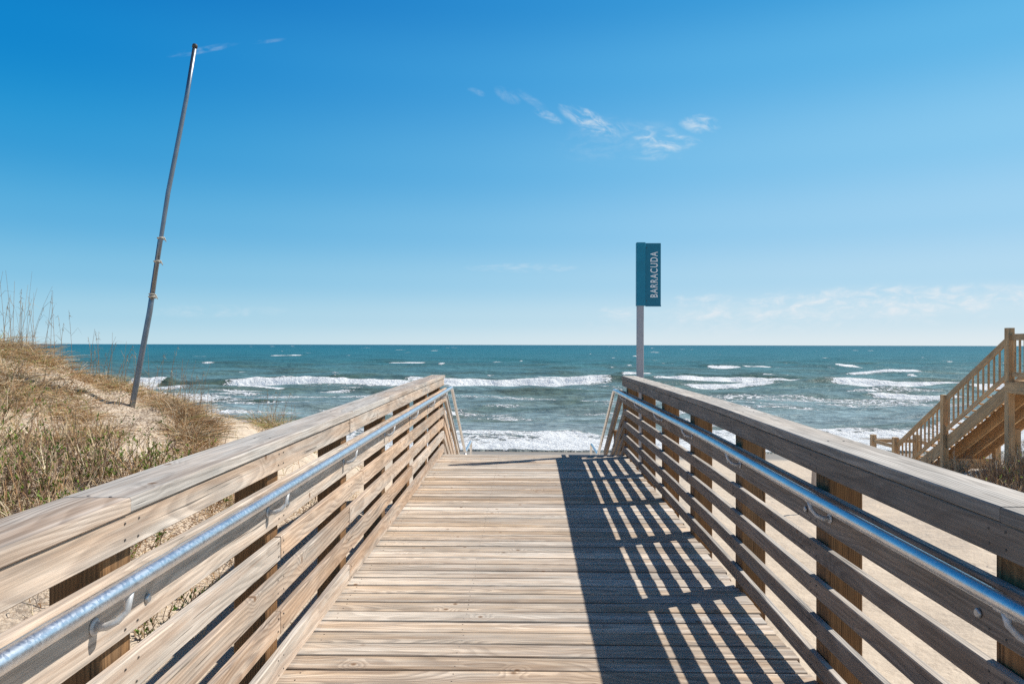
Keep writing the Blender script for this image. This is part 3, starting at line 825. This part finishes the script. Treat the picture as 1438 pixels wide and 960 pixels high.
# ------------------------------------------------------------------ vegetation
def leafmat(name, attr_='vcol', trans=0.25, rough=.7):
    m, g, b = new_mat(name)
    c = g.attr(attr_)[0]
    g.put(b.inputs['Base Color'], c); b.inputs['Roughness'].default_value = rough
    b.inputs['Specular IOR Level'].default_value = .25
    tr = g.node('ShaderNodeBsdfTranslucent'); g.put(tr.inputs[0], c)
    mx_ = g.node('ShaderNodeMixShader'); mx_.inputs[0].default_value = trans
    out = [n for n in g.n if n.type == 'OUTPUT_MATERIAL'][0]
    g.l.new(b.outputs[0], mx_.inputs[1]); g.l.new(tr.outputs[0], mx_.inputs[2]); g.l.new(mx_.outputs[0], out.inputs[0])
    return m
M['grass'] = leafmat('dune_grass_blades')
M['twig'] = leafmat('shrub_twigs', trans=0.0, rough=.85)

STRAW = [(.62, .44, .25), (.72, .55, .35), (.50, .32, .16), (.80, .66, .46), (.36, .20, .10)]
GREEN = [(.20, .25, .06), (.30, .34, .10), (.42, .40, .16)]
TWIG = [(.20, .13, .085), (.32, .21, .135), (.13, .08, .055), (.44, .31, .20)]
LEAF = [(.17, .29, .04), (.27, .40, .06), (.13, .21, .035), (.36, .44, .10)]

class VB:
    def __init__(self): self.v = []; self.f = []; self.c = []
    def ribbon(self, pts, w, col, taper=True):
        """flat blade through pts, width w"""
        n = len(pts)
        d = Vector(pts[-1]) - Vector(pts[0])
        side = d.cross(Vector((rnd.uniform(-1, 1), rnd.uniform(-1, 1), rnd.uniform(-.3, .3))))
        if side.length < 1e-6: side = Vector((1, 0, 0))
        side.normalize()
        base = len(self.v)
        for i, p in enumerate(pts):
            ww = w * (1 - .8 * i / (n - 1)) if taper else w
            k_ = 0.95 + .25 * min(1, i / max(1, n - 1) * 1.5)
            for sg_ in (-1, 1):
                self.v.append(tuple(Vector(p) + side * ww * .5 * sg_)); self.c.append((col[0] * k_, col[1] * k_, col[2] * k_, 1))
        for i in range(n - 1):
            a = base + i * 2
            self.f.append((a, a + 1, a + 3, a + 2))
    def stick(self, pts, w, col):
        """three sided twig"""
        base = len(self.v); n = len(pts)
        for i, p in enumerate(pts):
            p = Vector(p); d = (Vector(pts[min(i + 1, n - 1)]) - Vector(pts[max(i - 1, 0)])).normalized()
            a = d.orthogonal().normalized(); b = d.cross(a); ww = w * (1 - .6 * i / (n - 1)) * .5
            for q in range(3):
                t = q * 2.094
                self.v.append(tuple(p + (a * math.cos(t) + b * math.sin(t)) * ww)); self.c.append((*col, 1))
        for i in range(n - 1):
            for q in range(3):
                s = base + i * 3; q2 = (q + 1) % 3
                self.f.append((s + q, s + q2, s + 3 + q2, s + 3 + q))
    def leaf(self, p, d, L, W, col):
        p = Vector(p); d = Vector(d).normalized()
        s = d.cross(Vector((rnd.uniform(-1, 1), rnd.uniform(-1, 1), rnd.uniform(-1, 1)))).normalized()
        base = len(self.v)
        for q in (p, p + d * L * .5 + s * W * .5, p + d * L, p + d * L * .5 - s * W * .5):
            self.v.append(tuple(q)); self.c.append((*col, 1))
        self.f.append((base, base + 1, base + 2, base + 3))
    def build(self, name, mat, parent=None, origin=(0, 0, 0)):
        me = bpy.data.meshes.new(name)
        o0 = Vector(origin)
        arr = np.array(self.v, dtype=np.float32) - np.array(origin, dtype=np.float32)
        me.from_pydata(arr.tolist(), [], self.f)
        ac = me.attributes.new('vcol', 'FLOAT_COLOR', 'POINT'); ac.data.foreach_set('color', np.array(self.c, dtype=np.float32).ravel())
        me.materials.append(mat); me.update()
        o = bpy.data.objects.new(name, me); COL.objects.link(o)
        o.location = o0
        if parent is not None: o.parent = parent; o.location = o0 - world_of(parent)
        return o

def jit(c, a=.22):
    k_ = 1 + rnd.uniform(-a, a); return (c[0] * k_, c[1] * k_, c[2] * k_)

def blade(vb, p, h, lean, az, w, col, seg=3):
    pts = []
    for i in range(seg + 1):
        u = i / seg
        r_ = lean * h * u ** 1.7
        pts.append((p[0] + math.cos(az) * r_, p[1] + math.sin(az) * r_, p[2] + h * (u - .35 * lean * u * u)))
    vb.ribbon(pts, w, col)

# loose dune grass over the whole left dune: stuff
vb = VB()
N = 120000
xs = rng.uniform(-13, -1.7, N); ys = rng.uniform(2.2, 14.5, N)
zs = ground(xs, ys)
crest = np.exp(-((ys - 9.9) / 1.1) ** 2) * smooth(.15, .5, zs)
den = smooth(.47, .62, fbm(xs * 1.3, ys * 1.3, 61, 4)) * .80 + .04
den += .35 * np.exp(-((xs + 3.4) / 1.1) ** 2 - ((ys - 6.4) / 1.8) ** 2) + .5 * crest * smooth(.35, .6, fbm(xs * 1.7, ys * 1.7, 63, 3))
bare = np.exp(-(((xs + 4.75) / .75) ** 2 + ((ys - 9.15) / .6) ** 2)) + .8 * np.exp(-(((xs + 6.1) / .5) ** 2 + ((ys - 9.1) / .35) ** 2)) + .8 * np.exp(-(((xs + 4.4) / .5) ** 2 + ((ys - 8.4) / .5) ** 2))
den *= 1 - np.clip(bare, 0, .93)
den *= smooth(-.95, -.45, zs)
keep = rng.random(N) < den * .45
for x_, y_, z_ in zip(xs[keep], ys[keep], zs[keep]):
    col = jit(rnd.choice(STRAW)) if rnd.random() < .90 else jit(rnd.choice(GREEN))
    blade(vb, (x_, y_, z_ - .01), rnd.uniform(.05, .26), rnd.uniform(.3, 2.2), rnd.uniform(0, 6.28), rnd.uniform(.005, .011), col)
gs = vb.build('dune_grass', M['grass'])
tag(gs, 'loose straw coloured dune grass and litter over the left dune', 'grass', kind='stuff')

def tussock(x0, y0, r, n, h, stalks, sh, label, green=.12, dark=0.0):
    z0 = gz(x0, y0)
    vb = VB()
    for i in range(int(n * .75)):
        a = rnd.uniform(0, 6.28); q = r * math.sqrt(rnd.random()) * rnd.choice((1.15, .8, .5))
        x_ = x0 + math.cos(a) * q; y_ = y0 + math.sin(a) * q * .8
        col = jit(rnd.choice(STRAW)) if rnd.random() > green else jit(rnd.choice(GREEN))
        if rnd.random() < dark: col = tuple(c * .45 for c in col)
        az = rnd.uniform(0, 6.28) if rnd.random() < .6 else a + rnd.uniform(-1, 1)
        blade(vb, (x_, y_, gz_fast(x_, y_) - .015), h * rnd.choice((.5, .8, 1.1)) * rnd.uniform(.5, 1.2), rnd.uniform(.2, 2.3), az, rnd.uniform(.006, .012), col, 4)
    root = vb.build('grass_tussock', M['grass'], None, (x0, y0, z0))
    tag(root, label, 'dune grass')
    root['group'] = 'grass tussocks on the left dune'
    if stalks:
        vb = VB()
        for i in range(stalks):
            a = rnd.uniform(0, 6.28); q = r * math.sqrt(rnd.random())
            x_ = x0 + math.cos(a) * q; y_ = y0 + math.sin(a) * q * .6; z_ = gz_fast(x_, y_) - .02
            hh = sh * rnd.uniform(.55, 1.05); lx = rnd.uniform(-.10, .34) * hh; ly = rnd.uniform(-.15, .15) * hh
            pts = [(x_ + lx * u ** 1.6, y_ + ly * u ** 1.6, z_ + hh * u) for u in (0, .25, .5, .75, 1)]
            col = jit((.30, .21, .13)) if rnd.random() < .7 else jit((.42, .31, .19))
            vb.stick(pts, rnd.uniform(.0055, .0085), col)
            # dry leaf hanging from the stalk and a remnant seed head
            for _ in range(rnd.randint(1, 3)):
                u = rnd.uniform(.15, .75); b_ = Vector((x_ + lx * u ** 1.6, y_ + ly * u ** 1.6, z_ + hh * u))
                L = rnd.uniform(.08, .26); dr = rnd.choice((-1, 1)) * rnd.uniform(.4, 1)
                vb.ribbon([b_, b_ + Vector((dr * L * .5, 0, L * .45)), b_ + Vector((dr * L, rnd.uniform(-.05, .05), L * rnd.uniform(-.1, .5)))], .005, col)
            if rnd.random() < .35:
                for _ in range(7):
                    u = rnd.uniform(.84, 1.0); b_ = Vector((x_ + lx * u ** 1.6, y_ + ly * u ** 1.6, z_ + hh * u))
                    vb.ribbon([b_, b_ + Vector((rnd.uniform(-.03, .04), rnd.uniform(-.02, .02), -rnd.uniform(.005, .05)))], .006, jit((.45, .34, .21)))
        vb.build('seed_stalk', M['grass'], root, (x0, y0, z0 + .3))
    return root

_gxf = np.linspace(-14, 16, 601); _gyf = np.linspace(-2, 24, 521)
_gf = ground(*np.meshgrid(_gxf, _gyf))
def gz_fast(x, y):
    fx = (x + 14) / 30 * 600; fy = (y + 2) / 26 * 520
    ix = int(min(max(fx, 0), 599)); iy = int(min(max(fy, 0), 519)); a = fx - ix; b = fy - iy
    return float((_gf[iy, ix] * (1 - a) + _gf[iy, ix + 1] * a) * (1 - b) + (_gf[iy + 1, ix] * (1 - a) + _gf[iy + 1, ix + 1] * a) * b)

tussock(-6.95, 9.5, .60, 1700, .30, 34, 1.15, 'tall tussock with the highest dry stalks at the left end of the dune crest', .15)
tussock(-6.35, 9.6, .42, 800, .24, 12, .95, 'stalky tussock on the crest just right of the tallest stalks')
tussock(-7.9, 9.2, .60, 900, .30, 14, 1.2, 'tussock at the outermost left of the dune crest')
tussock(-5.75, 9.85, .35, 480, .2, 13, .80, 'thin straw tussock on the crest between the tall stalks and the pole')
tussock(-5.50, 9.95, .30, 520, .22, 7, .60, 'low tussock tight on the left of the leaning pole')
tussock(-4.80, 10.0, .36, 1300, .25, 18, .85, 'brown tussock with leaning stalks just right of the leaning pole', .05, .15)
tussock(-4.42, 9.75, .36, 1500, .27, 10, .75, 'dark brown shaggy tussock on the seaward edge of the dune', .03, .35)
tussock(-4.15, 9.1, .34, 1500, .29, 4, .45, 'shaggy straw clump with a dark hollow beside the left railing', .03, .40)
tussock(-4.10, 12.2, .40, 900, .42, 16, .70, 'small upright green tinged tussock beyond the dune over the left rail', .35)
tussock(-3.55, 11.6, .30, 220, .22, 6, .62, 'sparse tussock nearest the sea beyond the left rail', .25)
tussock(-6.1, 8.6, .45, 700, .24, 5, .6, 'straw tussock on the sandy slope below the tall stalks', .2)
tussock(-6.6, 7.9, .50, 700, .26, 4, .55, 'spreading tussock at the left edge of the photo on the sandy slope', .25)
tussock(-5.1, 7.9, .40, 520, .20, 3, .5, 'short tussock in the middle of the sandy dune slope', .2)
tussock(-5.6, 7.1, .42, 560, .22, 3, .6, 'tussock behind the leafy shrubs on the lower slope', .3)

tussock(-5.75, 9.05, .38, 620, .22, 3, .45, 'straggly tussock in the pole shadow left of the pole foot', .1)
tussock(-5.3, 8.55, .36, 520, .20, 2, .4, 'small straw tussock just below the foot of the leaning pole', .1)
tussock(-6.3, 8.9, .40, 560, .24, 4, .7, 'messy straw tussock halfway between the tall stalks and the shrubs', .15)
tussock(-7.2, 8.6, .50, 800, .26, 6, .9, 'thick tussock at the left edge of the photo below the dune crest', .15)
tussock(-4.75, 8.2, .30, 380, .22, 2, .4, 'low tussock on the sandy slope left of the dark hollow', .1)
tussock(-3.85, 8.6, .26, 700, .24, 2, .4, 'shaggy straw clump hanging over the edge beside the left rail cap', .03, .4)

def shrub(x0, y0, r, h, n, leaves, label, group, name='twiggy_shrub', mix_straw=.42):
    z0 = gz(x0, y0); root = empty(name, (x0, y0, z0)); tag(root, label, 'shrub', group)
    vt = VB(); vl = VB()
    for i in range(int(n * .62)):
        a = rnd.uniform(0, 6.28); q = r * math.sqrt(rnd.random()) * 1.0
        x_ = x0 + math.cos(a) * q; y_ = y0 + math.sin(a) * q; z_ = gz_fast(x_, y_) - .03
        hh = h * rnd.choice((.45, .7, .9, 1.25)) * rnd.uniform(.7, 1.1); az = a + rnd.uniform(-.9, .9); ln = rnd.uniform(.1, .65)
        pts = [Vector((x_, y_, z_))]
        d = Vector((math.cos(az) * ln, math.sin(az) * ln, 1)).normalized()
        for s in range(4):
            d = (d + Vector((rnd.uniform(-.28, .28), rnd.uniform(-.28, .28), rnd.uniform(-.1, .15)))).normalized()
            pts.append(pts[-1] + d * hh / 4)
        col = jit(rnd.choice(TWIG)) if rnd.random() > mix_straw else jit(rnd.choice(STRAW))
        vt.stick(pts, rnd.uniform(.006, .0125), col)
        for _ in range(rnd.randint(2, 5)):
            s = rnd.randint(1, 3); p = pts[s].lerp(pts[s + 1], rnd.random())
            d2 = (d + Vector((rnd.uniform(-1, 1), rnd.uniform(-1, 1), rnd.uniform(-.1, .7)))).normalized(); L = hh * rnd.uniform(.15, .4)
            e = p + d2 * L; mpt = p + d2 * L * .5 + Vector((0, 0, rnd.uniform(-.01, .03)))
            vt.stick([p, mpt, e], .0065, col)
            if rnd.random() < leaves * .6:
                cl = rnd.choice(LEAF)
                for _ in range(rnd.randint(3, 8)):
                    u = rnd.random()
                    vl.leaf(p.lerp(e, u), (d2 + Vector((rnd.uniform(-1, 1), rnd.uniform(-1, 1), rnd.uniform(-.3, 1)))), rnd.uniform(.020, .042), rnd.uniform(.010, .020), jit(cl))
    vt.build('twigs', M['twig'], root, (x0, y0, z0))
    if vl.f: vl.build('leaves', M['grass'], root, (x0, y0, z0))
    return root
gl = 'leafy twig shrubs at the foot of the left dune'
shrub(-5.35, 6.6, .65, .62, 300, .55, 'tall leafy twig shrub at the left edge of the photo', gl)
shrub(-4.75, 6.35, .55, .52, 260, .45, 'dark twiggy shrub with few leaves just above the left rail cap', gl)
shrub(-4.45, 7.1, .50, .50, 260, .35, 'fine brown twig shrub in the middle of the lower slope', gl)
shrub(-4.0, 7.3, .42, .36, 220, .55, 'low bright green leaved shrub above the cap board joint', gl)
shrub(-3.75, 8.0, .42, .34, 220, .45, 'low green and brown shrub right below the shaggy straw clump', gl)
shrub(-3.45, 5.9, .45, .34, 200, .5, 'low shrub seen under the left rail cap behind the handrail', gl)
shrub(-2.75, 5.3, .40, .26, 170, .45, 'small ground hugging shrub closest to the left railing', gl)
shrub(-3.1, 7.3, .45, .28, 180, .35, 'low brown shrub close behind the middle of the left railing', gl)
shrub(-2.9, 4.0, .35, .34, 70, .8, 'sparse bright leaved plant on bare sand low at the left', gl)
shrub(-5.0, 5.75, .55, .50, 300, .5, 'dense leafy shrub low at the left edge of the photo against the rail cap', gl)
shrub(-4.25, 6.15, .45, .40, 260, .3, 'dark bare stemmed shrub just left of the cap board joint', gl)
shrub(-6.1, 6.9, .6, .55, 240, .45, 'leafy shrub farthest left on the lower slope', gl)
shrub(-4.9, 7.6, .45, .34, 200, .2, 'fine reddish twig shrub on the slope under the pole shadow', gl)
shrub(-5.9, 7.5, .45, .50, 200, .35, 'tall thin stemmed shrub partway up the left slope', gl)
shrub(-2.6, 8.6, .45, .26, 160, .15, 'dry low shrub seen through the far end of the left railing', gl)
gr = 'bare twig shrubs beside the walkover'
shrub(8.05, 12.5, .50, .36, 420, .05, 'bare twig shrub nearest the camera above the right rail cap', gr, mix_straw=.35)
shrub(8.75, 13.1, .55, .44, 520, .06, 'dense bare twig shrub in front of the walkover support post', gr, mix_straw=.35)
shrub(7.75, 13.2, .35, .24, 160, .02, 'small dry shrub by the bare sand patch under the stair', gr, mix_straw=.5)
shrub(9.75, 17.0, .50, .42, 300, .0, 'dry shrub against the foot of the walkover stair', gr, mix_straw=.5)
shrub(9.3, 12.9, .60, .50, 420, .08, 'bare twig shrub at the right edge of the photo', gr, mix_straw=.3)
shrub(9.3, 14.3, .50, .42, 380, .03, 'bare twig shrub beneath the walkover deck', gr, mix_straw=.35)

# ------------------------------------------------------------------ light
AZ = R(66.8); EL = R(47.0)
sd = Vector((math.sin(AZ) * math.cos(EL), math.cos(AZ) * math.cos(EL), math.sin(EL)))
L = bpy.data.lights.new('sun', 'SUN'); L.energy = 5.0; L.angle = R(0.5); L.color = (1.0, 0.95, 0.87)
lo = bpy.data.objects.new('sun', L); COL.objects.link(lo)
lo.rotation_euler = sd.to_track_quat('Z', 'Y').to_euler(); lo.location = sd * 60

w = bpy.data.worlds.new('World'); scn.world = w; w.use_nodes = True
g = NG(w.node_tree)
bg = w.node_tree.nodes['Background']
sky = g.node('ShaderNodeTexSky', sky_type='NISHITA')
sky.sun_disc = False; sky.sun_elevation = EL; sky.sun_rotation = AZ
sky.air_density = 1.0; sky.dust_density = 0.6; sky.ozone_density = 2.2; sky.altitude = 0
tc = g.node('ShaderNodeTexCoord').outputs['Generated']
dx, dy_, dz_ = g.sep(tc)[:3]
# deep polarised blue away from the sun: grade by elevation and by angle to the sun's azimuth
az_ = g.vmath('DOT_PRODUCT', tc, (math.sin(R(80)), math.cos(R(80)), 0.0))
elv = g.math('MAXIMUM', dz_, 0.0)
ramp = g.node('ShaderNodeValToRGB'); g.put(ramp.inputs[0], elv)
el = ramp.color_ramp.elements
el[0].position = 0; el[0].color = (1.0, 1.0, 1.0, 1)
el[1].position = 1; el[1].color = (.06, .16, .34, 1)
for p, c in ((.06, (.86, .97, 1.05)), (.16, (.60, .86, 1.08)), (.30, (.35, .68, 1.02)), (.45, (.2, .5, .85)), (.65, (.1, .28, .55))):
    e = el.new(p); e.color = (*c, 1)
skyn = g.mix(1.0, sky.outputs[0], ramp.outputs[0], 'MULTIPLY')
rm = g.node('ShaderNodeValToRGB'); g.put(rm.inputs[0], elv); rm.color_ramp.interpolation = 'EASE'
e2 = rm.color_ramp.elements
e2[0].position = 0; e2[0].color = (.69, .82, .89, 1)
e2[1].position = 1; e2[1].color = (.003, .035, .10, 1)
for p, c in ((.035, (.53, .74, .87)), (.085, (.37, .65, .85)), (.15, (.245, .565, .83)), (.232, (.150, .485, .80)), (.345, (.070, .385, .75)), (.43, (.032, .300, .68)), (.55, (.010, .15, .40)), (.72, (.005, .06, .18))):
    e = e2.new(p); e.color = (*c, 1)
az1 = g.math('DIVIDE', az_, g.math('SQRT', g.math('MAXIMUM', g.math('SUBTRACT', 1.0, g.math('MULTIPLY', dz_, dz_)), .02)))
lf = g.math('MULTIPLY', g.map(az1, 0.45, -0.50), g.map(elv, -0.02, 0.34, .25, 1.0))
rf = g.math('MULTIPLY', g.map(az1, 0.05, 0.9), g.map(elv, 0.0, 0.3, .1, 1.0))
grd = g.mix(lf, rm.outputs[0], g.mix(1.0, rm.outputs[0], (.04, .62, .82), 'MULTIPLY'))
grd = g.mix(rf, grd, g.mix(1.0, grd, (1.95, 1.30, 1.10), 'MULTIPLY'))
grd = g.mix(1.0, grd, (10.0, 10.0, 10.0), 'MULTIPLY')
skyc = g.mix(.93, skyn, grd)
# thin cirrus wisps
def wisp(cx, cz, sx, sz, ang, seed, amt, sc=9.0):
    # around a direction: angles in the tangent plane of +Y
    u = g.math('DIVIDE', dx, g.math('MAXIMUM', dy_, .01)); v = g.math('DIVIDE', dz_, g.math('MAXIMUM', dy_, .01))
    a = g.math('SUBTRACT', u, cx); b = g.math('SUBTRACT', v, cz)
    ca, sa_ = math.cos(ang), math.sin(ang)
    p = g.math('ADD', g.math('MULTIPLY', a, ca), g.math('MULTIPLY', b, sa_))
    q = g.math('SUBTRACT', g.math('MULTIPLY', b, ca), g.math('MULTIPLY', a, sa_))
    wn = g.noise(g.comb(g.math('MULTIPLY', p, 14.0), g.math('MULTIPLY', q, 30.0), seed + 40.0), 1.0, 4.0, 0.6)
    p2 = g.math('ADD', g.math('DIVIDE', p, sx), g.math('MULTIPLY_ADD', wn, 1.6, -.8))
    q2 = g.math('ADD', g.math('DIVIDE', q, sz), g.math('MULTIPLY_ADD', wn, -1.8, .9))
    d2 = g.math('ADD', g.math('MULTIPLY', p2, p2), g.math('MULTIPLY', q2, q2))
    env = g.map(d2, 1.5, 0.0)
    nz_ = g.noise(g.comb(g.math('MULTIPLY', p, 34.0), g.math('MULTIPLY', q, 80.0), seed), sc / 9.0, 7.0, 0.62, 0.5)
    front = g.map(dy_, 0.0, 0.1)
    f = g.math('MULTIPLY', g.map(nz_, 0.36, 0.80), g.math('MULTIPLY', env, amt))
    return g.math('MULTIPLY', f, front)
def W(px, py, w_, h_, angd, seed, amt):
    return wisp((px - 733) / 1022, (484 - py) / 1022, w_ / 1022, h_ / 1022, R(angd), seed, amt)
ws = [W(668, 129, 12, 5, -15, 1.0, .5), W(712, 134, 18, 8, -25, 2.0, .5), W(768, 162, 18, 6, -20, 3.0, 1.1), W(745, 140, 24, 7, -30, 3.5, .3),
      W(828, 170, 40, 16, -27, 4.0, 1.8), W(930, 198, 44, 17, -5, 5.0, 1.4), W(982, 174, 28, 13, -8, 6.0, 1.6), W(872, 182, 16, 12, -45, 6.5, .6),
      W(925, 213, 40, 12, 8, 6.8, .6), W(734, 376, 75, 7, 0, 7.0, .7), W(283, 68, 45, 5, 10, 8.0, .45), W(375, 56, 20, 3, 8, 9.0, .3),
      W(1200, 427, 330, 22, 3, 10.0, 1.9), W(1420, 407, 60, 9, 3, 11.0, .9), W(300, 438, 110, 9, 0, 12.0, .45), W(1100, 445, 240, 22, 3, 13.0, .9), W(870, 196, 90, 30, 5, 14.0, .25)]
tot = ws[0]
for a in ws[1:]: tot = g.math('MAXIMUM', tot, a)
skyc = g.mix(g.math('MULTIPLY', tot, .62, clamp=True), skyc, (7.6, 8.3, 8.8))
g.put(bg.inputs[0], skyc)
bg.inputs[1].default_value = 0.10

# ------------------------------------------------------------------ camera
cam = bpy.data.cameras.new('camera'); co = bpy.data.objects.new('camera', cam); COL.objects.link(co)
cam.lens = 1022 / 1438 * 36; cam.sensor_width = 36; cam.clip_start = .02; cam.clip_end = 60000
yaw = math.atan(14 / 1022); pitch = math.atan(4 / 1022); roll = R(-0.12)
mr = Matrix.Rotation(yaw, 4, 'Z') @ Matrix.Rotation(R(90) + pitch, 4, 'X') @ Matrix.Rotation(-roll, 4, 'Z')
co.matrix_world = Matrix.Translation((0, 0, H_CAM)) @ mr
scn.camera = co
scn.view_settings.view_transform = 'Standard'; scn.view_settings.look = 'None'; scn.view_settings.exposure = 0
scn.render.engine = 'CYCLES'
scn.cycles.use_denoising = False
scn.cycles.sample_clamp_indirect = 4.0
scn.cycles.max_bounces = 5
scn.cycles.diffuse_bounces = 3
scn.cycles.glossy_bounces = 2
scn.cycles.transmission_bounces = 2
